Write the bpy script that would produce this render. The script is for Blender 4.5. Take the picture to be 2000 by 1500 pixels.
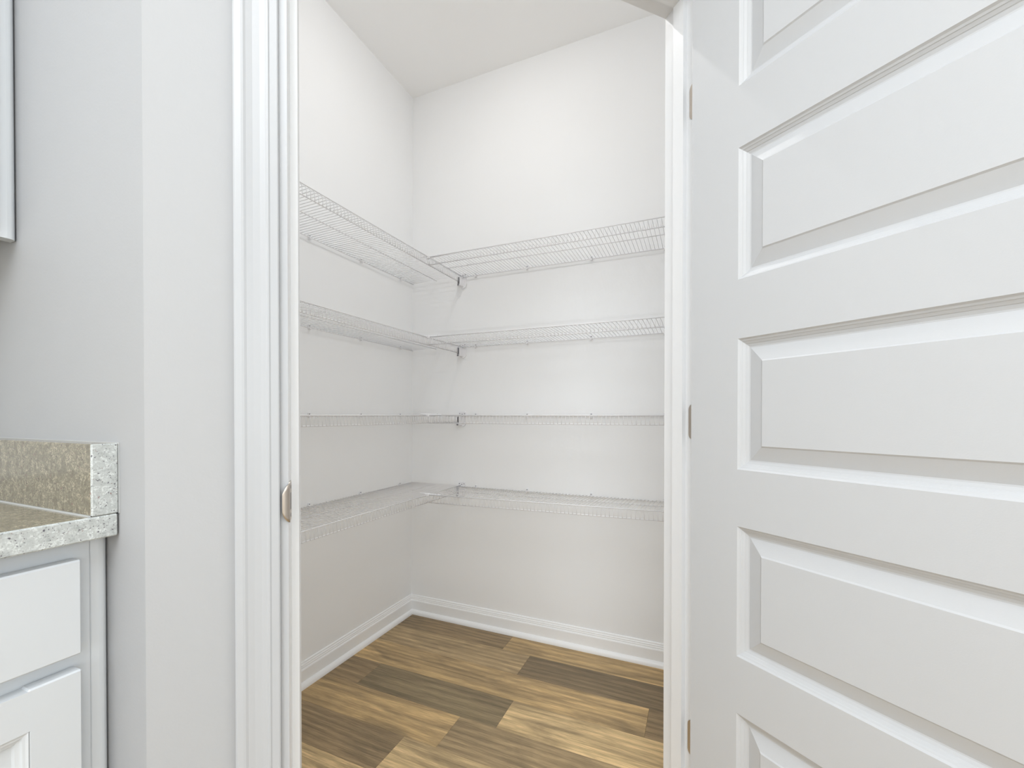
import bpy, math, random
from mathutils import Vector, Matrix
random.seed(4)
for o in list(bpy.data.objects): bpy.data.objects.remove(o)
S = bpy.context.scene
C = S.collection
R = math.radians
CEIL = 2.742

# ------------------------------------------------------------------ camera
# world axes: +Y runs along the left pantry wall, +X along the back pantry wall
cam_d = bpy.data.cameras.new('camera')
cam_d.sensor_width = 36.0
cam_d.lens = 36.0 * 846 / 2000
cam_d.clip_start = 0.02
cam_d.shift_y = 67.7 / 2000
cam = bpy.data.objects.new('camera', cam_d)
C.objects.link(cam)
cam.location = (0, 0, 1.056)
cam.rotation_euler = (R(90 - 0.45), 0, R(23.3))
S.camera = cam

# ------------------------------------------------------------------ world, lights, exposure
KITCHEN_W, FILL_W, LAMP_W, UPPER_FILL_W, WORLD_S = 62.0, 32.0, 3.0, 3.1, 0.4
w = bpy.data.worlds.new('world'); S.world = w; w.use_nodes = True
bg = w.node_tree.nodes['Background']
bg.inputs[0].default_value = (0.92, 0.965, 1.0, 1); bg.inputs[1].default_value = WORLD_S
w.cycles.sampling_method = 'NONE'
def area(name, loc, rot, sx, sy, power, col):
    l = bpy.data.lights.new(name, 'AREA'); l.shape = 'RECTANGLE'; l.size = sx; l.size_y = sy
    l.energy = power; l.color = col
    o = bpy.data.objects.new(name, l); C.objects.link(o); o.location = loc; o.rotation_euler = rot
    return o
area('kitchen_ceiling_light', (0.12, -1.05, 2.70), (0, 0, R(45)), 1.6, 1.6, KITCHEN_W, (0.90, 0.95, 1.0))
# added fill panels behind and beside the camera, where no window is built
area('kitchen_fill_light', (0.6, -2.74, 1.45), (R(-90), 0, R(180)), 2.8, 1.6, FILL_W*0.95, (0.86, 0.94, 1.0))
area('kitchen_fill_light', (2.94, -0.6, 1.45), (R(90), 0, R(90)), 2.8, 1.6, FILL_W*1.2, (0.86, 0.94, 1.0))
S.view_settings.view_transform = 'Standard'
S.view_settings.look = 'None'
S.view_settings.exposure = 0.0
S.view_settings.gamma = 1.0
S.view_settings.use_curve_mapping = False
S.cycles.use_adaptive_sampling = False
S.cycles.caustics_reflective = False
S.cycles.caustics_refractive = False
S.cycles.max_bounces = 16
S.cycles.diffuse_bounces = 14

# ------------------------------------------------------------------ materials
def mat(name, col, rough=0.5, metal=0.0, noise=0.0, nscale=40.0, bump=0.0, bscale=200.0, spec=0.5):
    m = bpy.data.materials.new(name); m.use_nodes = True
    nt = m.node_tree; b = nt.nodes['Principled BSDF']
    b.inputs['Roughness'].default_value = rough
    b.inputs['Metallic'].default_value = metal
    b.inputs['Specular IOR Level'].default_value = spec
    tc = nt.nodes.new('ShaderNodeTexCoord')
    nz = nt.nodes.new('ShaderNodeTexNoise'); nz.inputs['Scale'].default_value = nscale
    nz.inputs['Detail'].default_value = 3
    nt.links.new(tc.outputs['Object'], nz.inputs['Vector'])
    mx = nt.nodes.new('ShaderNodeMix'); mx.data_type = 'RGBA'
    mx.inputs['A'].default_value = (*[c * (1 - noise) for c in col], 1)
    mx.inputs['B'].default_value = (*[min(1, c * (1 + noise)) for c in col], 1)
    nt.links.new(nz.outputs['Fac'], mx.inputs['Factor'])
    nt.links.new(mx.outputs['Result'], b.inputs['Base Color'])
    if bump:
        n2 = nt.nodes.new('ShaderNodeTexNoise'); n2.inputs['Scale'].default_value = bscale
        n2.inputs['Detail'].default_value = 4
        nt.links.new(tc.outputs['Object'], n2.inputs['Vector'])
        bp = nt.nodes.new('ShaderNodeBump'); bp.inputs['Strength'].default_value = bump
        bp.inputs['Distance'].default_value = 0.001
        nt.links.new(n2.outputs['Fac'], bp.inputs['Height'])
        nt.links.new(bp.outputs['Normal'], b.inputs['Normal'])
    return m
M = {}
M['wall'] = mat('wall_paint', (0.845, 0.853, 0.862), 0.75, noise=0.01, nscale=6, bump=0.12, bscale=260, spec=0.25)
M['kitchen_wall'] = mat('darkened_wall_paint', (0.395, 0.398, 0.406), 0.7, noise=0.01, nscale=6, bump=0.12, bscale=260, spec=0.3)  # same paint as the pantry, darkened to offset the strong kitchen light
M['ceiling'] = mat('ceiling_paint', (0.92, 0.922, 0.92), 0.85, noise=0.01, nscale=5, bump=0.15, bscale=180, spec=0.2)
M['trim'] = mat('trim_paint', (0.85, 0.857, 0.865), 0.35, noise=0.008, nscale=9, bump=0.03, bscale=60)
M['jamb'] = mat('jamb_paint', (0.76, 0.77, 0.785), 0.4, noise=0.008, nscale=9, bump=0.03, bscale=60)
M['casing'] = mat('darkened_trim_paint', (0.44, 0.450, 0.466), 0.35, noise=0.008, nscale=9, bump=0.03, bscale=60)  # trim white darkened to offset the strong light on the kitchen side
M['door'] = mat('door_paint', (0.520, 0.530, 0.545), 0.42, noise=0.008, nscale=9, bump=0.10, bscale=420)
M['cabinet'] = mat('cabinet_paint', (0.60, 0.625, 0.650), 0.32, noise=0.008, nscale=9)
M['wire'] = mat('white_vinyl_coating', (0.76, 0.76, 0.778), 0.35, noise=0.01)
M['plastic'] = mat('white_plastic', (0.80, 0.80, 0.82), 0.4, noise=0.01)
M['steel'] = mat('dark_screw_steel', (0.20, 0.20, 0.22), 0.4, metal=0.6, noise=0.05)
M['nickel'] = mat('satin_nickel', (0.56, 0.50, 0.44), 0.32, metal=1.0, noise=0.04, nscale=80)
M['caulk'] = mat('white_caulk', (0.50, 0.51, 0.51), 0.6, noise=0.01)
M['raw'] = mat('cabinet_underside', (0.55, 0.47, 0.36), 0.6, noise=0.1, nscale=30)

def granite(name, base, dark, speck, rough, contrast):
    m = bpy.data.materials.new(name); m.use_nodes = True
    nt = m.node_tree; N = nt.nodes; L = nt.links; b = N['Principled BSDF']
    b.inputs['Roughness'].default_value = rough
    tc = N.new('ShaderNodeTexCoord')
    def noise(sc, det=4, dist=0.0):
        n = N.new('ShaderNodeTexNoise'); n.inputs['Scale'].default_value = sc; n.inputs['Detail'].default_value = det
        n.inputs['Distortion'].default_value = dist; L.new(tc.outputs['Object'], n.inputs['Vector']); return n.outputs['Fac']
    def ramp(src, p0, p1):
        r = N.new('ShaderNodeMapRange'); r.inputs['From Min'].default_value = p0; r.inputs['From Max'].default_value = p1
        L.new(src, r.inputs['Value']); return r.outputs['Result']
    def mixc(f, a, bb):
        x = N.new('ShaderNodeMix'); x.data_type = 'RGBA'; L.new(f, x.inputs['Factor'])
        for s, v in (('A', a), ('B', bb)):
            if isinstance(v, tuple): x.inputs[s].default_value = (*v, 1)
            else: L.new(v, x.inputs[s])
        return x.outputs['Result']
    c = mixc(ramp(noise(110, 6, 0.8), 0.36, 0.64), base, dark)
    c = mixc(ramp(noise(520, 4), 0.44, 0.56), c, tuple(v * contrast for v in base))
    c = mixc(ramp(noise(330, 3, 0.4), 0.63, 0.70), c, speck)
    c = mixc(ramp(noise(230, 3, 0.8), 0.68, 0.73), c, (0.24, 0.13, 0.12))
    dn = N.new('ShaderNodeTexNoise'); dn.inputs['Scale'].default_value = 260; dn.inputs['Detail'].default_value = 3
    L.new(tc.outputs['Object'], dn.inputs['Vector'])
    ds = N.new('ShaderNodeVectorMath'); ds.operation = 'SCALE'; ds.inputs['Scale'].default_value = 0.006; L.new(dn.outputs['Color'], ds.inputs[0])
    da = N.new('ShaderNodeVectorMath'); da.operation = 'ADD'; L.new(tc.outputs['Object'], da.inputs[0]); L.new(ds.outputs[0], da.inputs[1])
    v = N.new('ShaderNodeTexVoronoi'); v.inputs['Scale'].default_value = 300; L.new(da.outputs[0], v.inputs['Vector'])
    mr = N.new('ShaderNodeMapRange'); mr.inputs['From Min'].default_value = 0.12; mr.inputs['From Max'].default_value = 0.30
    L.new(v.outputs['Distance'], mr.inputs['Value'])
    sel = N.new('ShaderNodeSeparateColor'); L.new(v.outputs['Color'], sel.inputs['Color'])
    lt = N.new('ShaderNodeMath'); lt.operation = 'LESS_THAN'; lt.inputs[1].default_value = 0.20; L.new(sel.outputs[0], lt.inputs[0])
    inv = N.new('ShaderNodeMath'); inv.operation = 'SUBTRACT'; inv.inputs[0].default_value = 1.0; inv.use_clamp = True
    L.new(mr.outputs['Result'], inv.inputs[1])
    mu = N.new('ShaderNodeMath'); mu.operation = 'MULTIPLY'; L.new(inv.outputs[0], mu.inputs[0]); L.new(lt.outputs[0], mu.inputs[1])
    c = mixc(mu.outputs[0], c, speck)
    L.new(c, b.inputs['Base Color'])
    return m
M['granite'] = granite('polished_granite', (0.41, 0.37, 0.275), (0.17, 0.152, 0.112), (0.09, 0.08, 0.08), 0.14, 0.50)
M['granite_edge'] = granite('pale_granite_edge', (0.66, 0.69, 0.68), (0.36, 0.38, 0.375), (0.10, 0.09, 0.11), 0.35, 0.70)  # paler tones for the counter front edge and the splash end

def plank_material():
    m = bpy.data.materials.new('oak_plank'); m.use_nodes = True
    nt = m.node_tree; N = nt.nodes; L = nt.links; b = N['Principled BSDF']
    b.inputs['Roughness'].default_value = 0.48; b.inputs['Specular IOR Level'].default_value = 0.35
    tc = N.new('ShaderNodeTexCoord'); oi = N.new('ShaderNodeObjectInfo')
    off = N.new('ShaderNodeVectorMath'); off.operation = 'SCALE'; off.inputs[0].default_value = (13.0, 7.0, 31.0)
    L.new(oi.outputs['Random'], off.inputs['Scale'])
    add = N.new('ShaderNodeVectorMath'); add.operation = 'ADD'
    L.new(tc.outputs['Object'], add.inputs[0]); L.new(off.outputs[0], add.inputs[1])
    def mapped(sx, sy):
        mp = N.new('ShaderNodeMapping'); mp.inputs['Scale'].default_value = (sx, sy, 1); L.new(add.outputs[0], mp.inputs['Vector']); return mp.outputs[0]
    def noise(vec, sc, det=5, dist=0.0, rough=0.6):
        n = N.new('ShaderNodeTexNoise'); n.inputs['Scale'].default_value = sc; n.inputs['Detail'].default_value = det
        n.inputs['Distortion'].default_value = dist; n.inputs['Roughness'].default_value = rough
        L.new(vec, n.inputs['Vector']); return n.outputs['Fac']
    def rng(src, a0, a1, b0, b1):
        r = N.new('ShaderNodeMapRange'); r.inputs[1].default_value = a0; r.inputs[2].default_value = a1
        r.inputs[3].default_value = b0; r.inputs[4].default_value = b1; L.new(src, r.inputs[0]); return r.outputs[0]
    def math_(op, a, bb):
        x = N.new('ShaderNodeMath'); x.operation = op
        for i, v in enumerate((a, bb)):
            if isinstance(v, (int, float)): x.inputs[i].default_value = v
            else: L.new(v, x.inputs[i])
        return x.outputs[0]
    # broad figure: rings stretched along the plank
    wv = N.new('ShaderNodeTexWave'); wv.wave_type = 'BANDS'; wv.bands_direction = 'Y'
    wv.inputs['Scale'].default_value = 2.2; wv.inputs['Distortion'].default_value = 11.0
    wv.inputs['Detail'].default_value = 2.0; wv.inputs['Detail Scale'].default_value = 0.55
    L.new(mapped(0.8, 4.5), wv.inputs['Vector'])
    fine = noise(mapped(7, 210), 1.5, 6, 0.3, 0.75)
    mid = noise(mapped(3.0, 60), 1.3, 6, 1.0, 0.7)
    broad = noise(mapped(1.7, 9.0), 1.3, 4, 1.0)
    pores = noise(mapped(9, 300), 1.5, 3)
    f = math_('MULTIPLY', rng(fine, 0.3, 0.7, 0.64, 1.24), rng(mid, 0.3, 0.7, 0.76, 1.20))
    f = math_('MULTIPLY', f, rng(wv.outputs['Fac'], 0.0, 1.0, 0.84, 1.10))
    f = math_('MULTIPLY', f, rng(pores, 0.36, 0.48, 0.86, 1.0))
    f = math_('MULTIPLY', f, rng(broad, 0.28, 0.72, 1.25, 0.74))
    # plank tint (object colour) drifts between its own tone and a greyer brown
    hm = N.new('ShaderNodeMix'); hm.data_type = 'RGBA'
    L.new(rng(broad, 0.35, 0.70, 0.0, 0.55), hm.inputs['Factor'])
    hm.inputs['B'].default_value = (0.30, 0.225, 0.135, 1)
    L.new(oi.outputs['Color'], hm.inputs['A'])
    sc = N.new('ShaderNodeVectorMath'); sc.operation = 'SCALE'
    L.new(hm.outputs['Result'], sc.inputs[0]); L.new(f, sc.inputs['Scale'])
    L.new(sc.outputs[0], b.inputs['Base Color'])
    bp = N.new('ShaderNodeBump'); bp.inputs['Strength'].default_value = 0.15; bp.inputs['Distance'].default_value = 0.0006
    L.new(fine, bp.inputs['Height']); L.new(bp.outputs['Normal'], b.inputs['Normal'])
    return m
M['plank'] = plank_material()
M['subfloor'] = mat('subfloor', (0.12, 0.10, 0.08), 0.9, noise=0.1)
M['lens'] = bpy.data.materials.new('lit_lens'); M['lens'].use_nodes = True
_nt = M['lens'].node_tree; _nt.nodes.clear()
_e = _nt.nodes.new('ShaderNodeEmission'); _o = _nt.nodes.new('ShaderNodeOutputMaterial')
_e.inputs[0].default_value = (0.995, 0.99, 0.98, 1); _e.inputs[1].default_value = 20.0
_nt.links.new(_e.outputs[0], _o.inputs[0])

# ------------------------------------------------------------------ mesh builder
class MB:
    def __init__(s): s.v = []; s.f = []
    def add(s, vs, fs):
        n = len(s.v); s.v += [tuple(p) for p in vs]; s.f += [tuple(n + i for i in f) for f in fs]
        return s
    def box(s, x0, x1, y0, y1, z0, z1):
        x0, x1 = min(x0, x1), max(x0, x1); y0, y1 = min(y0, y1), max(y0, y1); z0, z1 = min(z0, z1), max(z0, z1)
        return s.add([(x0,y0,z0),(x1,y0,z0),(x1,y1,z0),(x0,y1,z0),(x0,y0,z1),(x1,y0,z1),(x1,y1,z1),(x0,y1,z1)],
                     [(0,3,2,1),(4,5,6,7),(0,1,5,4),(1,2,6,5),(2,3,7,6),(3,0,4,7)])
    def cbox(s, x0, x1, y0, y1, z0, z1, c):
        # box with every edge chamfered by c
        vs = []; idx = {}
        X = (x0, x1); Y = (y0, y1); Z = (z0, z1)
        for i in (0, 1):
            for j in (0, 1):
                for k in (0, 1):
                    sx, sy, sz = (c, -c)[i], (c, -c)[j], (c, -c)[k]
                    for ax, p in enumerate(((X[i], Y[j]+sy, Z[k]+sz), (X[i]+sx, Y[j], Z[k]+sz), (X[i]+sx, Y[j]+sy, Z[k]))):
                        idx[(i, j, k, ax)] = len(vs); vs.append(p)
        fs = []
        for i in (0, 1):
            a = [idx[(i,0,0,0)], idx[(i,1,0,0)], idx[(i,1,1,0)], idx[(i,0,1,0)]]; fs.append(tuple(a if i else a[::-1]))
            a = [idx[(0,i,0,1)], idx[(0,i,1,1)], idx[(1,i,1,1)], idx[(1,i,0,1)]]; fs.append(tuple(a if i else a[::-1]))
            a = [idx[(0,0,i,2)], idx[(1,0,i,2)], idx[(1,1,i,2)], idx[(0,1,i,2)]]; fs.append(tuple(a if i else a[::-1]))
        for i in (0, 1):
            for j in (0, 1):
                fs.append((idx[(i,j,0,0)], idx[(i,j,1,0)], idx[(i,j,1,1)], idx[(i,j,0,1)]))
                fs.append((idx[(i,0,j,0)], idx[(i,1,j,0)], idx[(i,1,j,2)], idx[(i,0,j,2)]))
                fs.append((idx[(0,i,j,1)], idx[(1,i,j,1)], idx[(1,i,j,2)], idx[(0,i,j,2)]))
                for k in (0, 1):
                    fs.append((idx[(i,j,k,0)], idx[(i,j,k,1)], idx[(i,j,k,2)]))
        return s.add(vs, fs)
    def prism(s, poly, z0, z1):
        n = len(poly)
        vs = [(x, y, z0) for x, y in poly] + [(x, y, z1) for x, y in poly]
        fs = [tuple(range(n))[::-1], tuple(range(n, 2*n))] + [(i, (i+1) % n, n+(i+1) % n, n+i) for i in range(n)]
        return s.add(vs, fs)
    def tube(s, pts, r, n=6, cap=True):
        pts = [Vector(p) for p in pts]; base = len(s.v)
        for i, p in enumerate(pts):
            d0 = (pts[i] - pts[i-1]).normalized() if i else (pts[1] - pts[0]).normalized()
            d1 = (pts[i+1] - pts[i]).normalized() if i < len(pts)-1 else d0
            d = (d0 + d1).normalized()
            up = Vector((0.0123, 0.0217, 1)) if abs(d.z) < 0.9 else Vector((1, 0.01, 0))
            if i == 0: ref = up
            a = d.cross(ref).normalized(); b = a.cross(d).normalized(); ref = b
            for k in range(n):
                t = 2*math.pi*k/n
                q = p + a*math.cos(t)*r + b*math.sin(t)*r
                s.v.append(tuple(q))
        for i in range(len(pts)-1):
            for k in range(n):
                s.f.append((base+i*n+k, base+i*n+(k+1) % n, base+(i+1)*n+(k+1) % n, base+(i+1)*n+k))
        if cap:
            s.f.append(tuple(base+k for k in range(n))[::-1])
            s.f.append(tuple(base+(len(pts)-1)*n+k for k in range(n)))
        return s
    def lathe(s, prof, c, n=20, axis='Z'):
        base = len(s.v)
        for r, h in prof:
            for k in range(n):
                t = 2*math.pi*k/n; q = (r*math.cos(t), r*math.sin(t), h)
                if axis == 'Y': q = (q[0], q[2], q[1])
                if axis == 'X': q = (q[2], q[0], q[1])
                s.v.append((c[0]+q[0], c[1]+q[1], c[2]+q[2]))
        for i in range(len(prof)-1):
            for k in range(n):
                s.f.append((base+i*n+k, base+i*n+(k+1) % n, base+(i+1)*n+(k+1) % n, base+(i+1)*n+k))
        s.f.append(tuple(base+k for k in range(n))[::-1]); s.f.append(tuple(base+(len(prof)-1)*n+k for k in range(n)))
        return s
    def sweep(s, prof, path):
        """prof: (outward, height-or-along) pairs; path: list of functions mapping a profile pair to a 3-D point"""
        n = len(prof); base = len(s.v)
        for fn in path: s.v += [tuple(fn(p)) for p in prof]
        for i in range(len(path)-1):
            for k in range(n):
                s.f.append((base+i*n+k, base+(i+1)*n+k, base+(i+1)*n+(k+1) % n, base+i*n+(k+1) % n))
        s.f.append(tuple(base+k for k in range(n))); s.f.append(tuple(base+(len(path)-1)*n+k for k in range(n))[::-1])
        return s
    def mesh(s, name, m, smooth=False):
        me = bpy.data.meshes.new(name); me.from_pydata(s.v, [], s.f); me.update()
        import bmesh
        b = bmesh.new(); b.from_mesh(me); bmesh.ops.recalc_face_normals(b, faces=b.faces); b.to_mesh(me); b.free()
        if smooth: me.polygons.foreach_set('use_smooth', [True]*len(me.polygons))
        me.materials.append(m); return me
    def obj(s, name, m, parent=None, smooth=False):
        o = bpy.data.objects.new(name, s.mesh(name, m, smooth)); C.objects.link(o)
        if parent: o.parent = parent
        return o
def link(name, me, parent=None, loc=(0, 0, 0), rot=(0, 0, 0)):
    o = bpy.data.objects.new(name, me); C.objects.link(o); o.parent = parent; o.location = loc; o.rotation_euler = rot; return o
def empty(name, loc, rz=0.0):
    o = bpy.data.objects.new(name, None); C.objects.link(o); o.location = loc; o.rotation_euler = (0, 0, rz); o.empty_display_size = 0.05; return o
def tag(o, label=None, cat=None, group=None, kind=None):
    for k, v in (('label', label), ('category', cat), ('group', group), ('kind', kind)):
        if v: o[k] = v
    return o
def struct(o, label, cat): return tag(o, label, cat, kind='structure')

# ------------------------------------------------------------------ key places
YB = 1.921                                   # back wall
def xw(z): return -1.419 + 0.0072*z          # left wall leans a little, as old framing does
PL = Vector((-0.5783, 0.4746)); PR = Vector((0.0037, 1.0569))   # kitchen corners of the doorway
U = Vector((0.70711, 0.70711)); Nn = Vector((-0.70711, 0.70711))   # along the doorway wall / into the pantry
DT = 0.116                                   # wall thickness
def dg(s, t, org=PL): return org + U*s + Nn*t
W = (PR-PL).length
HEAD = 2.034
KY = 0.349; OX = -0.704                      # kitchen return wall and the outside corner
SX = 0.128

# ------------------------------------------------------------------ setting: walls, ceiling, floor
left = MB(); y0, y1 = -2.8, YB+0.1
v = [(xw(0), y0, 0), (xw(0), y1, 0), (xw(CEIL), y1, CEIL), (xw(CEIL), y0, CEIL)]
left.add(v + [(x-0.1, y, z) for x, y, z in v], [(0,1,2,3), (7,6,5,4), (0,4,5,1), (1,5,6,2), (2,6,7,3), (3,7,4,0)])
struct(left.obj('wall_left', M['wall']), 'off-white pantry wall on the left behind the long wire shelves', 'wall')
struct(MB().box(-1.42, 3.0, YB, YB+0.1, 0, CEIL).obj('wall_back', M['wall']), 'off-white far pantry wall facing the doorway', 'wall')
ic = 1.0531 + DT*1.41421
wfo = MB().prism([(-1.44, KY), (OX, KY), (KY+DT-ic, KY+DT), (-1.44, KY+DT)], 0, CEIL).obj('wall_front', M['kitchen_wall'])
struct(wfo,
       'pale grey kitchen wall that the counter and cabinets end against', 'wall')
dw = MB()
O_ = Vector((OX, KY)); I_ = Vector((KY+DT-ic, KY+DT))
dw.prism([tuple(O_), tuple(dg(-0.018, 0)), tuple(dg(-0.018, DT)), tuple(I_)], 0, CEIL)
Q_ = Vector((SX, SX+1.0531)); QI = Vector((SX-DT, SX-DT+ic))
dw.prism([tuple(dg(W+0.018, 0)), tuple(Q_), tuple(QI), tuple(dg(W+0.018, DT))], 0, CEIL)
dw.prism([tuple(dg(-0.018, 0)), tuple(dg(W+0.018, 0)), tuple(dg(W+0.018, DT)), tuple(dg(-0.018, DT))], HEAD+0.03, CEIL)
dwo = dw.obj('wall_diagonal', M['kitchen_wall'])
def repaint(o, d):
    # the pantry side keeps the undarkened wall paint
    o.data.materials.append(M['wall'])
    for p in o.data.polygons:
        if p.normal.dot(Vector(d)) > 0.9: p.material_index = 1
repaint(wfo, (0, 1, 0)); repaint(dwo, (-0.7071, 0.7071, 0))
struct(dwo, 'smooth pale wall set at an angle around the pantry doorway', 'wall')
struct(MB().prism([(SX, Q_.y), (SX, YB), (SX-DT, YB), (SX-DT, QI.y)], 0, CEIL).obj('wall_right', M['wall']),
       'off-white pantry side wall hidden behind the open door', 'wall')
struct(MB().box(-1.52, 3.0, -2.8, YB+0.1, CEIL, CEIL+0.1).obj('ceiling', M['ceiling']), 'plain cream-white ceiling above the pantry', 'ceiling')

M['far_wall'] = mat('far_kitchen_wall_paint', (0.78, 0.78, 0.77), 0.8, noise=0.01, nscale=6)
struct(MB().box(-1.52, 3.1, -2.9, -2.8, 0, CEIL).obj('wall_kitchen_rear', M['far_wall']), 'plain kitchen wall behind the camera', 'wall')
struct(MB().box(3.0, 3.1, -2.8, YB+0.1, 0, CEIL).obj('wall_kitchen_side', M['far_wall']), 'plain kitchen wall across the room', 'wall')
floor = MB().box(-1.52, 3.0, -2.8, YB+0.1, -0.05, -0.004).obj('floor', M['subfloor'])
struct(floor, 'wood plank floor in mixed tan and dark brown boards', 'floor')
PW = 0.1525; PLEN = 1.219
TAN = (0.56, 0.385, 0.185); LIGHT = (0.70, 0.505, 0.262); DARK = (0.235, 0.172, 0.100); MID = (0.43, 0.310, 0.168); OLIVE = (0.265, 0.203, 0.115); BROWN = (0.30, 0.212, 0.116)
spec = {  # joints (x positions) and tones per row, first row touches the back wall
    0: ([-0.81], [BROWN, TAN]), 1: ([-0.676], [MID, DARK]), 2: ([-0.16], [TAN, BROWN]), 3: ([-1.235, -0.626], [BROWN, OLIVE, LIGHT]),
    4: ([-0.764], [TAN, MID]), 5: ([-0.885], [BROWN, LIGHT]), 6: ([-0.62], [LIGHT, TAN]), 7: ([-1.0, 0.1], [MID, TAN, DARK])}
tones = [TAN, MID, LIGHT, DARK, BROWN, TAN, MID]
r = 0; ytop = 1.922
npl = 0
while True:
    ya = ytop - r*PW; yb = ya - PW
    if r == 0: ya = YB + 0.002; yb = 1.772
    else: ya = 1.772 - (r-1)*PW; yb = ya - PW
    if yb < -2.8: break
    if r in spec: js, ts = list(spec[r][0]), list(spec[r][1])
    else:
        js = [-1.5 + random.uniform(0.2, 1.1)]; ts = [random.choice(tones)]
        while js[-1] < 1.6: js.append(js[-1]+PLEN); ts.append(random.choice(tones))
        js = js[:-1]
    while js[-1] + PLEN < 2.9:
        js.append(js[-1]+PLEN); ts.append(random.choice(tones))
    ed = [-1.435] + js + [2.98]
    while len(ts) < len(ed)-1: ts.append(random.choice(tones))
    for i in range(len(ed)-1):
        g = 0.0002; c = 0.0004
        xa, xb = ed[i]+g, ed[i+1]-g; lx = (xb-xa)/2; ly = (ya-yb)/2-g
        b = MB(); cx, cy = (xa+xb)/2, (ya+yb)/2
        b.add([(-lx,-ly,-0.004),(lx,-ly,-0.004),(lx,ly,-0.004),(-lx,ly,-0.004),
               (-lx,-ly,-c),(lx,-ly,-c),(lx,ly,-c),(-lx,ly,-c),(-lx+c,-ly+c,0),(lx-c,-ly+c,0),(lx-c,ly-c,0),(-lx+c,ly-c,0)],
              [(0,3,2,1),(0,1,5,4),(1,2,6,5),(2,3,7,6),(3,0,4,7),(4,5,9,8),(5,6,10,9),(6,7,11,10),(7,4,8,11),(8,9,10,11)])
        p = b.obj('plank', M['plank'], floor); p.location = (cx, cy, 0)
        j = random.uniform(0.94, 1.06)
        p.color = (ts[i][0]*j, ts[i][1]*j, ts[i][2]*j, 1); npl += 1
    r += 1

# ------------------------------------------------------------------ baseboards with shoe moulding
BP = [(0, 0), (0.014, 0), (0.014, 0.066), (0.0125, 0.070), (0.0100, 0.0715), (0.0100, 0.0765), (0.0085, 0.079), (0.0080, 0.084), (0.0055, 0.087), (0.0050, 0.092), (0.003, 0.095), (0, 0.095)]
SP = [(0.014, 0), (0.028, 0), (0.0278, 0.006), (0.026, 0.012), (0.0225, 0.017), (0.018, 0.0205), (0.014, 0.022)]
X0 = xw(0.05)
def bb(path, name, lab):
    o = MB().sweep(BP, path).obj(name, M['trim']); struct(o, lab, 'baseboard')
    MB().sweep(SP, path).obj('shoe_moulding', M['trim'], o)
    return o
bb([lambda p: (X0+p[0], KY+DT, p[1]), lambda p: (X0+p[0], YB-p[0], p[1])], 'baseboard_left', 'white moulded baseboard along the left pantry wall')
bb([lambda p: (X0+p[0], YB-p[0], p[1]), lambda p: (SX-DT, YB-p[0], p[1])], 'baseboard_back', 'white moulded baseboard along the far pantry wall')
bb([lambda p: (OX, KY, p[1]) if False else (OX-0.06, KY-p[0], p[1]), lambda p: (OX+p[0]*0.4142, KY-p[0], p[1]),
    lambda p: (*tuple(dg(-0.075, -p[0])), p[1])], 'baseboard_front', 'short white baseboard turning the corner left of the doorway')

# ------------------------------------------------------------------ doorway: jambs, stops, casing
def dbox(mb, s0, s1, t0, t1, z0, z1, c=0.0):
    mb.prism([tuple(dg(s0, t0)), tuple(dg(s1, t0)), tuple(dg(s1, t1)), tuple(dg(s0, t1))], z0, z1)
    return mb
jl = dbox(MB(), -0.018, 0, 0, DT, 0, HEAD).obj('trim_1', M['jamb']); struct(jl, 'white left door jamb with the metal strike plate', 'door jamb')
dbox(MB(), 0, 0.011, 0.044, 0.077, 0, HEAD-0.011).obj('door_stop', M['jamb'], jl)
jr = dbox(MB(), W, W+0.018, 0, DT, 0, HEAD).obj('trim_2', M['jamb']); struct(jr, 'white right door jamb beside the hinges', 'door jamb')
dbox(MB(), W-0.011, W, 0.044, 0.077, 0, HEAD-0.011).obj('door_stop', M['jamb'], jr)
jh = dbox(MB(), -0.018, W+0.018, 0, DT, HEAD, HEAD+0.018).obj('trim_3', M['jamb']); struct(jh, 'white head jamb across the top of the pantry doorway', 'door jamb')
dbox(MB(), 0, W, 0.044, 0.077, HEAD-0.011, HEAD).obj('door_stop', M['jamb'], jh)
for j_ in (jl, jr, jh):      # kitchen-facing edge gets the darkened white, offsetting the strong light there
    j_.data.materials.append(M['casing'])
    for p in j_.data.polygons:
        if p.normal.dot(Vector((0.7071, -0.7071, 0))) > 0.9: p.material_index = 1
# colonial casing profile: (distance from the opening, projection)
CP = [(0.011, 0), (0.011, 0.007), (0.0125, 0.0082), (0.0220, 0.0095), (0.0240, 0.0112), (0.0262, 0.0114), (0.0280, 0.0106),
      (0.035, 0.0108), (0.044, 0.0122), (0.052, 0.0146), (0.0550, 0.0164), (0.058, 0.0170), (0.066, 0.0170), (0.068, 0.0158), (0.068, 0)]
def casing(sgn, org, face, name, lab):
    # face -1: kitchen side (projects to -N), +1: pantry side
    def pt(p, z): 
        q = org + U*(sgn*p[0]) + Nn*((0 if face < 0 else DT) + face*p[1]); return (q.x, q.y, z)
    path = [lambda p: pt(p, 0), lambda p: pt(p, HEAD+p[0])]
    return struct(MB().sweep(CP, path).obj(name, M['casing']), lab, 'door casing')
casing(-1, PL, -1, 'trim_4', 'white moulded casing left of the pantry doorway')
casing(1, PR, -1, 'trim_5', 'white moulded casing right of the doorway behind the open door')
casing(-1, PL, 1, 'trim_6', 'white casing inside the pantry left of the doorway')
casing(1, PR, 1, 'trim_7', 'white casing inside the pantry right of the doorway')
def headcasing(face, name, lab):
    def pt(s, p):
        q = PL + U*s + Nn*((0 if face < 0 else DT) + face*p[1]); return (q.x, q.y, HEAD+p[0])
    struct(MB().sweep(CP, [lambda p: pt(-p[0], p), lambda p: pt(W+p[0], p)]).obj(name, M['casing']), lab, 'door casing')
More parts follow.
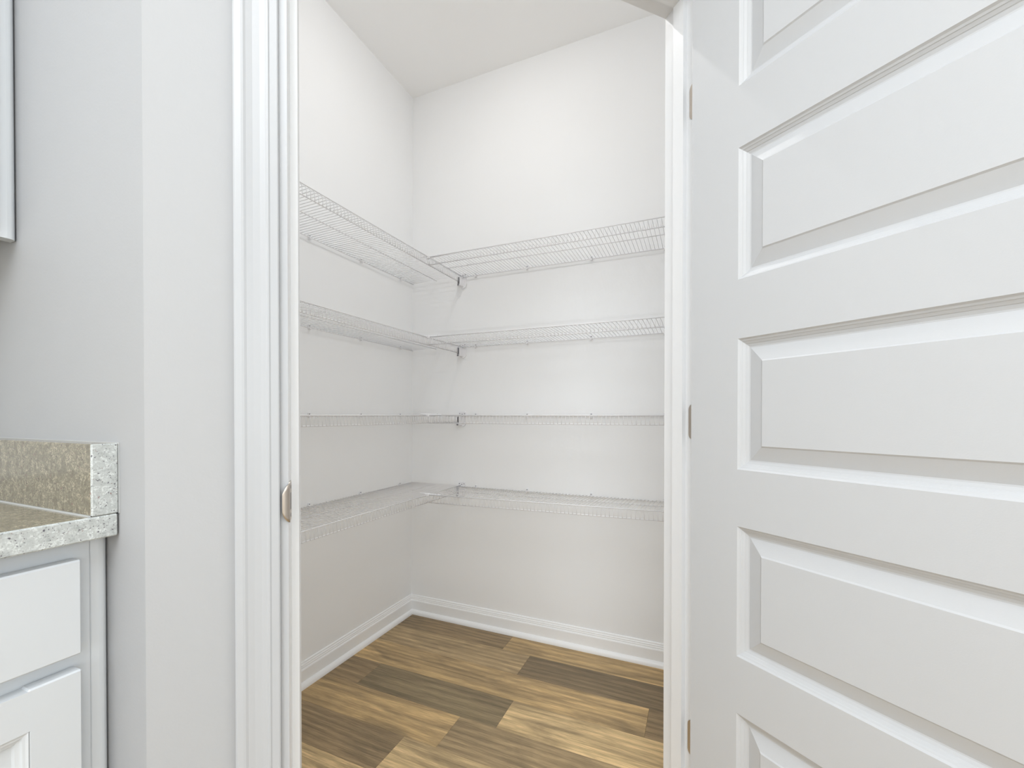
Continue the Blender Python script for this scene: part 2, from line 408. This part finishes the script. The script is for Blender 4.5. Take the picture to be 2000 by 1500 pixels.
headcasing(-1, 'trim_8', 'white casing above the doorway on the kitchen side')
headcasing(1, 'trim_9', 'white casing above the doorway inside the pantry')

# strike plate (part of the left jamb)
sp = MB()
zc = 0.9215
outline = []
for k in range(9):
    t = math.pi*k/8; outline.append((0.0255+0.005*math.sin(t) if False else 0, 0))
def plate(mb, pts, s0, s1):
    n = len(pts)
    vs = [(*tuple(dg(s0, t)), z) for t, z in pts] + [(*tuple(dg(s1, t)), z) for t, z in pts]
    mb.add(vs, [tuple(range(n)), tuple(range(n, 2*n))[::-1]] + [(i, (i+1) % n, n+(i+1) % n, n+i) for i in range(n)])
hz = 0.031
pts = [(0.0015, zc-hz+0.004), (0.004, zc-hz), (0.026, zc-hz), (0.029, zc-hz+0.003), (0.029, zc+hz-0.003), (0.026, zc+hz), (0.004, zc+hz), (0.0015, zc+hz-0.004)]
plate(sp, pts, 0.0, 0.0016)
stp = sp.obj('strike_plate', M['nickel'], jl); tag(stp, 'satin metal strike plate on the left jamb')
# curved lip that wraps round the jamb edge (D shaped)
lip = MB(); n = 10; rows = []
for k in range(7):
    f = k/6.0
    ang = f*R(80)
    s = 0.0016 - 0.0115*(1-math.cos(ang))*1.0; t = 0.002 - 0.0105*math.sin(ang)
    half = hz*math.sqrt(max(0.0, 1-(f*0.88)**2))*0.98
    rows.append([(*tuple(dg(s, t)), zc-half+2*half*i/n) for i in range(n+1)])
vs = [p for rw in rows for p in rw]; m = n+1
lip.add(vs, [(a*m+i, a*m+i+1, (a+1)*m+i+1, (a+1)*m+i) for a in range(6) for i in range(n)])
lo = lip.obj('strike_lip', M['nickel'], stp, smooth=True)
sol = lo.modifiers.new('thickness', 'SOLIDIFY'); sol.thickness = 0.0012; sol.offset = 0
hole = MB()
plate(hole, [(0.0125, zc-0.013), (0.0205, zc-0.013), (0.0205, zc+0.013), (0.0125, zc+0.013)], 0.0012, 0.0019)
for dz in (-0.022, 0.022):
    plate(hole, [(0.0165+0.0032*math.cos(a*math.pi/4), zc+dz+0.0032*math.sin(a*math.pi/4)) for a in range(8)], 0.0012, 0.0019)
hole.obj('latch_hole', M['steel'], stp)

# ------------------------------------------------------------------ the open five panel door
P0 = (-0.0148, 1.0318)
door = empty('door_1', (P0[0], P0[1], 0.0), math.atan2(-0.6088, 0.7934))
struct(door, 'white five-panel door standing open on the right of the pantry doorway', 'door')
DWd, DTk, DZ0, DZ1 = 0.812, 0.035, 0.012, 2.028
PX0, PX1 = 0.108, DWd-0.108
PB = [1.705, 1.3245, 0.9485, 0.5765, 0.2037]; PH = 0.259
# raised panel profile: (inset from outer edge, depth below the door face)
prof = [(0, 0), (0.0030, 0.0030), (0.0060, 0.0046), (0.0066, 0.0056), (0.0110, 0.0084), (0.0117, 0.0094), (0.0170, 0.0116),
        (0.0195, 0.0118), (0.0460, 0.0024), (0.0488, 0.0002), (0.0495, 0.0002)]
pm = MB(); w_, h_ = PX1-PX0, PH
for i, (d, dep) in enumerate(prof):
    pm.v += [(d, dep, d), (w_-d, dep, d), (w_-d, dep, h_-d), (d, dep, h_-d)]
for i in range(len(prof)-1):
    for k in range(4): pm.f.append((4*i+k, 4*i+(k+1) % 4, 4*(i+1)+(k+1) % 4, 4*(i+1)+k))
q = 4*(len(prof)-1); pm.f.append((q, q+1, q+2, q+3))
pmesh = pm.mesh('panel', M['door'])
slab = MB()
for yy, sg in ((0.0, 1), (DTk, -1)):
    zs = [DZ0]
    for b in sorted(PB): zs += [b, b+PH]
    zs.append(DZ1)
    slab.add([(0,yy,DZ0),(PX0,yy,DZ0),(PX0,yy,DZ1),(0,yy,DZ1)], [(0,1,2,3)])
    slab.add([(PX1,yy,DZ0),(DWd,yy,DZ0),(DWd,yy,DZ1),(PX1,yy,DZ1)], [(0,1,2,3)])
    for i in range(0, len(zs), 2):
        slab.add([(PX0,yy,zs[i]),(PX1,yy,zs[i]),(PX1,yy,zs[i+1]),(PX0,yy,zs[i+1])], [(0,1,2,3)])
for a, b in (((0,0),(0,DTk)), ((DWd,0),(DWd,DTk))):
    slab.add([(a[0],a[1],DZ0),(b[0],b[1],DZ0),(b[0],b[1],DZ1),(a[0],a[1],DZ1)], [(0,1,2,3)])
for z in (DZ0, DZ1): slab.add([(0,0,z),(DWd,0,z),(DWd,DTk,z),(0,DTk,z)], [(0,1,2,3)])
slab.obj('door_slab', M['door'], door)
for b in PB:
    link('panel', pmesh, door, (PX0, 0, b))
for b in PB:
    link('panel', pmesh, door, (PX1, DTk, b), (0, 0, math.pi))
# hinges: leaves on the jamb side, barrel at the pivot
for z in (1.056+636*0.956/846*0.995, 1.041, 1.056-657*0.956/846):
    hg = MB(); hh = 0.0402
    # leaf let into the door edge
    hg.box(-0.0012, 0.0, 0.006, DTk+0.001, z-hh, z+hh)
    # barrel
    hg.lathe([(0.002, z-hh-0.003), (0.005, z-hh-0.001), (0.0055, z-hh), (0.0055, z+hh), (0.005, z+hh+0.001), (0.002, z+hh+0.003)], (-0.001, DTk+0.006, 0), 12)
    ho = hg.obj('hinge', M['nickel'], door)
    lf = MB()
    pts = []
    rc = 0.012
    for cz, ct, a0 in ((z+hh-rc, 0.034-rc, 0), (z-hh+rc, 0.034-rc, -90)):
        for a in range(0, 91, 15):
            t = R(a0+90-a) if a0 == 0 else R(-a)
            pts.append((ct+rc*math.cos(t), cz+rc*math.sin(t)))
    pts = [(0.0, z+hh)] + pts + [(0.0, z-hh)]
    n = len(pts)
    vs = []
    inv = Matrix.Translation((P0[0], P0[1], 0)) @ Matrix.Rotation(math.atan2(-0.6088, 0.7934), 4, 'Z')
    inv = inv.inverted()
    for s in (W-0.0018, W):
        for t, zz in pts:
            p = dg(s, t); vs.append(tuple(inv @ Vector((p.x, p.y, zz))))
    lf.add(vs, [tuple(range(n)), tuple(range(n, 2*n))[::-1]] + [(i, (i+1) % n, n+(i+1) % n, n+i) for i in range(n)])
    lf.obj('hinge_leaf', M['nickel'], ho)

# ------------------------------------------------------------------ wire shelves
DEP = 0.305; SPC = 0.0156; LIP = 0.0325
clip_m = MB().cbox(-0.005, 0.005, 0.0, 0.006, -0.004, 0.014, 0.0012).add([(-0.004,0.004,-0.006),(0.004,0.004,-0.006),(0.004,0.013,-0.006),(-0.004,0.013,-0.006),
    (-0.004,0.004,0.004),(0.004,0.004,0.004),(0.004,0.013,0.003),(-0.004,0.013,0.003)], [(0,3,2,1),(4,5,6,7),(0,1,5,4),(1,2,6,5),(2,3,7,6),(3,0,4,7)]).mesh('wall_clip', M['plastic'])
screw_m = MB().lathe([(0.0024, 0), (0.0022, 0.0012), (0.0010, 0.0018)], (0, 0, 0), 8, 'Y').mesh('screw', M['steel'])
def shelf(root, P, s0, s1, ph=0.0):
    """P(s, t, h) -> world point; s along the wall, t out from the wall, h up"""
    def rod(name, t, h, a, b, r=0.0019):
        return MB().tube([P(a, t, h), P((a+b)/2, t, h), P(b, t, h)], r, 8).obj(name, M['wire'], root, smooth=True)
    rod('back_rod', 0.010, 0, s0, s1)
    rod('middle_rod', 0.155, -0.0005, s0, s1)
    rod('front_rod', DEP-0.001, 0.0012, s0, s1, 0.0022)
    rod('lip_rod', DEP-0.0025, -LIP, s0, s1, 0.0022)
    g = MB(); k = 0
    n = int((s1-s0-0.006)/SPC)
    for k in range(n+1):
        s = s0+0.003+k*SPC+ph
        if s > s1: break
        g.tube([P(s, 0.007, 0.0030), P(s, 0.16, 0.0030), P(s, DEP-0.012, 0.0022), P(s, DEP-0.0045, -0.001), P(s, DEP-0.001, -0.006), P(s, DEP+0.0010, -LIP-0.001)], 0.00105, 6)
    tag(g.obj('cross_wires', M['wire'], root, smooth=True), kind='stuff')
LEV = [1.7500, 1.3980, 1.0515, 0.6960]
WORD = ['topmost', 'second from the top', 'third from the top, at eye height,', 'lowest']
LX0, LX1 = KY+DT+0.004, YB-0.006
RX0, RX1 = None, SX-DT-0.004
clipsL = [0.62, 0.93, 1.25, 1.533, 1.815]
clipsR = [-1.022, -0.747, -0.440, -0.13]
labL = ['topmost white wire shelf along the left pantry wall, seen from below',
        'white wire shelf on the left pantry wall, second from the top',
        'white wire shelf on the left pantry wall at camera height, seen edge-on',
        'lowest white wire shelf on the left pantry wall, seen from above']
labR = ['topmost white wire shelf along the far pantry wall, seen from below',
        'white wire shelf on the far pantry wall, second from the top',
        'white wire shelf on the far pantry wall at camera height, seen edge-on',
        'lowest white wire shelf on the far pantry wall, seen from above']
for i, z in enumerate(LEV):
    xl = xw(z)
    # left wall shelf runs right through to the back wall
    lo = empty('wire_shelf', (xl, (LX0+LX1)/2, z))
    tag(lo, labL[i], 'shelf', 'wire shelves on the left pantry wall')
    cy = (LX0+LX1)/2
    def PLf(s, t, h): return (t, s-cy, h + 0.006*(t/DEP) * (1 if i == 0 else 0.5))
    shelf(lo, PLf, LX0, LX1)
    for c in clipsL:
        k = link('wall_clip', clip_m, lo, (0, c-cy, 0), (0, 0, -math.pi/2))
        link('screw', screw_m, k, (0, 0.006, 0.0095))
    # wall bracket on the back wall that carries the front lip
    bx = DEP-0.001
    br = MB(); yb_ = YB-cy
    pl = []
    for a in range(0, 181, 15):
        pl.append((bx+0.008+0.019*math.cos(R(a)), -0.034-0.019*math.sin(R(a))))
    pl = [(bx+0.027, 0.019), (bx+0.027, -0.034)] + pl[1:-1] + [(bx-0.011, -0.034), (bx-0.011, 0.019), (bx-0.008, 0.022), (bx+0.024, 0.022)]
    n = len(pl)
    br.add([(x, yb_-0.006, zz) for x, zz in pl] + [(x, yb_-0.0005, zz) for x, zz in pl],
           [tuple(range(n)), tuple(range(n, 2*n))[::-1]] + [(a, (a+1) % n, n+(a+1) % n, n+a) for a in range(n)])
    br.cbox(bx-0.0105, bx-0.0065, yb_-0.036, yb_-0.005, -0.040, 0.000, 0.001)
    br.cbox(bx+0.0045, bx+0.0085, yb_-0.036, yb_-0.005, -0.040, 0.000, 0.001)
    br.cbox(bx-0.0105, bx+0.0085, yb_-0.036, yb_-0.005, -0.0445, -0.039, 0.001)
    b_ = br.obj('wall_bracket', M['plastic'], lo)
    MB().box(bx-0.0058, bx-0.0034, yb_-0.0345, yb_-0.0325, -0.034, -0.006).box(bx+0.0000, bx+0.0032, yb_-0.0345, yb_-0.0325, -0.034, -0.004).box(bx-0.0062, bx+0.0020, yb_-0.0375, yb_-0.0355, -0.0460, -0.0400).obj('bracket_slit_shade', M['steel'], b_)  # dark strips standing in for the shade inside the bracket slits
    for sx_, sz_ in ((bx-0.006, 0.013), (bx+0.008, 0.010), (bx+0.021, 0.013)):
        link('screw', screw_m, b_, (sx_, yb_-0.006, sz_), (math.pi, 0, 0))
    # back wall shelf butts the left one
    xs = xl+DEP+0.004
    ro = empty('wire_shelf', ((xs+RX1)/2, YB, z))
    tag(ro, labR[i], 'shelf', 'wire shelves on the far pantry wall')
    cx = (xs+RX1)/2
    def PRf(s, t, h):
        dz = 0.003*(t/DEP)
        if i == 3:
            f = max(0.0, min(1.0, (s-xs)/(1.0)))
            dz = -0.003 + (0.008+0.014*f)*(t/DEP)
        return (s-cx, -t, h+dz)
    shelf(ro, PRf, xs, RX1, ph=0.004)
    for c in clipsR:
        k = link('wall_clip', clip_m, ro, (c-cx, 0, -0.003 if i == 3 else 0), (0, 0, math.pi))
        link('screw', screw_m, k, (0, 0.006, 0.0095))
    # corner connector lying over both front rods
    cn = MB(); yf = -(DEP-0.002); dz = PRf(xs, DEP, 0)[2]
    hs = 0.0045+dz
    def xq(x): return x-cx
    cn.tube([(xq(xl+DEP-0.036), yf, hs+0.002), (xq(xl+DEP-0.010), yf, hs+0.002), (xq(xl+DEP+0.006), yf-0.001, hs+0.001), (xq(xl+DEP+0.020), yf+0.002, hs)], 0.0030, 8)
    cn.cbox(xq(xl+DEP-0.008), xq(xl+DEP+0.012), yf-0.006, yf+0.006, hs-0.010, hs+0.004, 0.002)
    cn.cbox(xq(xl+DEP+0.010), xq(xl+DEP+0.068), yf-0.001, yf+0.009, hs-0.004, hs+0.002, 0.0015)
    co = cn.obj('corner_connector', M['plastic'], ro, smooth=False)
    MB().lathe([(0.0022, 0), (0.0020, 0.0012), (0.0010, 0.0016)], (xq(xl+DEP+0.050), yf+0.004, hs+0.002), 8).obj('screw', M['steel'], co)
    # end stub wires at the butted lip
    MB().tube([PRf(xs, DEP-0.002, 0), PRf(xs, DEP-0.002, -LIP)], 0.0021, 8).obj('end_wire', M['wire'], ro, smooth=True)

# ------------------------------------------------------------------ pantry downlight (lights the pantry from its ceiling)
dl = empty('recessed_downlight', (-0.70, 1.20, CEIL)); tag(dl, 'small round white recessed downlight in the pantry ceiling', 'downlight')
MB().lathe([(0.018, -0.0005), (0.018, -0.004), (0.022, -0.006), (0.044, -0.005), (0.048, -0.002), (0.048, -0.0005)], (0, 0, 0), 28).obj('trim_ring', M['plastic'], dl)
MB().lathe([(0.0155, -0.0062), (0.0155, -0.0068), (0.010, -0.0070)], (0, 0, 0), 20).obj('lens', M['lens'], dl)
# the beam goes straight down; an added point light fills the ceiling and upper walls
for nm, kind, size, watt, dz in (('downlight_beam', 'AREA', 0.022, LAMP_W, -0.0085), ('upper_wall_fill', 'POINT', 0.009, UPPER_FILL_W, -0.018)):
    ll = bpy.data.lights.new(nm, kind); ll.energy = watt; ll.color = (1.0, 0.985, 0.965)
    if kind == 'AREA': ll.shape = 'DISK'; ll.size = size
    else: ll.shadow_soft_size = size
    lo_ = bpy.data.objects.new(nm, ll); C.objects.link(lo_); lo_.parent = dl; lo_.location = (0, 0, dz)

# ------------------------------------------------------------------ counter with side splash
CTZ = 0.9155; CX1 = -0.766; CY0 = -0.30
ct = empty('countertop', (-1.09, 0.02, CTZ-0.032)); tag(ct, 'speckled granite countertop over the white base cabinet', 'countertop')
lx, ly, lz = -1.09, 0.02, CTZ-0.032
s_ = MB().cbox(-1.4105-lx, CX1-lx-0.0025, CY0-ly, KY-0.002-ly, 0, 0.032, 0.002).obj('stone_slab', M['granite'], ct)
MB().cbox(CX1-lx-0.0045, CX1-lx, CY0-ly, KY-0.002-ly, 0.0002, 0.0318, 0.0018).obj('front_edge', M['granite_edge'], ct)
sd = empty('side_splash', (-1.09, KY-0.017, CTZ)); tag(sd, 'upright strip of speckled granite at the end of the countertop', 'splashback')
sx0 = -1.4105+1.09; sx1 = CX1+1.09
MB().cbox(sx0, sx1-0.0025, -0.0145, 0.0155, 0.0006, 0.1006, 0.0015).obj('stone_strip', M['granite'], sd)
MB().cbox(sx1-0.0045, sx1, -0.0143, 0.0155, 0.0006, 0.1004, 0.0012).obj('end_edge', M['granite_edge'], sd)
MB().box(sx0, sx1-0.004, -0.0165, -0.0140, -0.0002, 0.0018).box(sx0, sx1, 0.0145, 0.0168, 0.0990, 0.1014).box(sx1-0.002, sx1+0.0006, 0.0158, 0.0168, 0.0, 0.1012).obj('caulk_bead', M['caulk'], sd)

# ------------------------------------------------------------------ base cabinet
FX = -0.796
bc = empty('base_cabinet', (FX, 0.02, 0)); tag(bc, 'white kitchen base cabinet with a drawer over a recessed-panel door', 'cabinet')
def B(x0, x1, y0, y1, z0, z1, c=0.0): 
    b = MB()
    return b.cbox(x0-FX, x1-FX, y0-0.02, y1-0.02, z0, z1, c) if c else b.box(x0-FX, x1-FX, y0-0.02, y1-0.02, z0, z1)
CTB = CTZ-0.032
bcy0, bcy1 = -0.283, 0.327
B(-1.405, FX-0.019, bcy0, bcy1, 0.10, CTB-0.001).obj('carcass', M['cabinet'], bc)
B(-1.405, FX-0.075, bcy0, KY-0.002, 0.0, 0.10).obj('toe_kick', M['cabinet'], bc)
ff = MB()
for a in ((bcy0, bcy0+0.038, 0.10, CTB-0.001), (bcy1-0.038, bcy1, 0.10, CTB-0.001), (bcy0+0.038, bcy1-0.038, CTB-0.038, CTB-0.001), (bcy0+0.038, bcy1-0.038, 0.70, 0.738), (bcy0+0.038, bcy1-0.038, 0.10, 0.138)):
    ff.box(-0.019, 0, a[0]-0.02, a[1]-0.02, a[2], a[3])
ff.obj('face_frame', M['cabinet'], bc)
fl = MB(); fy0, fy1 = bcy1+0.0006-0.02, KY-0.0015-0.02
rc = 0.008; fp = [(-0.03, fy0), (-0.001, fy0)]
fp += [(0.0, fy0+0.001), (0.0015, fy0+0.009)]
for a in range(0, 91, 15): fp.append((0.0015-rc+rc*math.cos(R(a)), fy1-rc+rc*math.sin(R(a))))
fp += [(-0.03, fy1)]
fl.prism(fp, 0.10, CTB-0.001); fl.obj('filler_strip', M['cabinet'], bc)
dy0, dy1 = bcy0+0.017, 0.310
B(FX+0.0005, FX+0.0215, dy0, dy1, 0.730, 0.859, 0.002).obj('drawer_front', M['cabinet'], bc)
def shaker(root, X, y0, y1, z0, z1, ox, oy, oz, rail=0.0525):
    b = MB(); X0_, X1_ = X+0.0005, X+0.0215
    dp = [(0, 0), (0.0025, -0.0015), (0.005, -0.002), (0.0065, -0.0045), (0.0105, -0.0055), (0.0125, -0.0085)]
    b.cbox(X0_-ox, X1_-ox, y0-oy, y0+rail-oy, z0-oz, z1-oz, 0.002)
    b.cbox(X0_-ox, X1_-ox, y1-rail-oy, y1-oy, z0-oz, z1-oz, 0.002)
    b.box(X0_-ox, X1_-ox-0.00002, y0+rail-0.0025-oy, y1-rail+0.0025-oy, z0+0.002-oz, z0+rail-oz)
    b.box(X0_-ox, X1_-ox-0.00002, y0+rail-0.0025-oy, y1-rail+0.0025-oy, z1-rail-oz, z1-0.002-oz)
    d = b.obj('cabinet_door', M['cabinet'], root)
    pn = MB(); ya, yb2, za, zb = y0+rail-oy, y1-rail-oy, z0+rail-oz, z1-rail-oz
    for dd, dx in dp:
        pn.v += [(X1_-ox+dx, ya+dd, za+dd), (X1_-ox+dx, yb2-dd, za+dd), (X1_-ox+dx, yb2-dd, zb-dd), (X1_-ox+dx, ya+dd, zb-dd)]
    for i_ in range(len(dp)-1):
        for k_ in range(4): pn.f.append((4*i_+k_, 4*i_+(k_+1) % 4, 4*i_+4+(k_+1) % 4, 4*i_+4+k_))
    e_ = 4*(len(dp)-1); pn.f.append((e_, e_+1, e_+2, e_+3))
    pn.obj('recessed_panel', M['cabinet'], d)
    return d
shaker(bc, FX, dy0, dy1, 0.118, 0.709, FX, 0.02, 0)

# ------------------------------------------------------------------ upper cabinet
UX = -1.073; UZ = 1.3545
uc = empty('wall_cabinet', (UX, 0.02, UZ)); tag(uc, 'white upper wall cabinet at the left edge above the counter', 'cabinet')
def UB(x0, x1, y0, y1, z0, z1): return MB().box(x0-UX, x1-UX, y0-0.02, y1-0.02, z0-UZ, z1-UZ)
UB(-1.395, UX-0.019, bcy0, bcy1, UZ+0.012, 2.42).obj('carcass', M['cabinet'], uc)
UB(-1.39, UX-0.022, bcy0+0.01, bcy1-0.012, UZ+0.008, UZ+0.0119).obj('bottom_board', M['raw'], uc)
uf = MB()
for a in ((bcy0, bcy0+0.038, UZ, 2.42), (bcy1-0.038, bcy1, UZ, 2.42), (bcy0+0.038, bcy1-0.038, UZ, UZ+0.038), (bcy0+0.038, bcy1-0.038, 2.38, 2.42)):
    uf.box(-0.019, 0, a[0]-0.02, a[1]-0.02, a[2]-UZ, a[3]-UZ)
uf.obj('face_frame', M['cabinet'], uc)
f2 = MB().prism([(p[0] if p[0] > -0.02 else -0.022, p[1]) for p in fp], 0.0, 2.42-UZ); f2.obj('filler_strip', M['cabinet'], uc)
shaker(uc, UX, dy0, dy1, UZ+0.013, 2.407, UX, 0.02, UZ)
print('planks', npl)
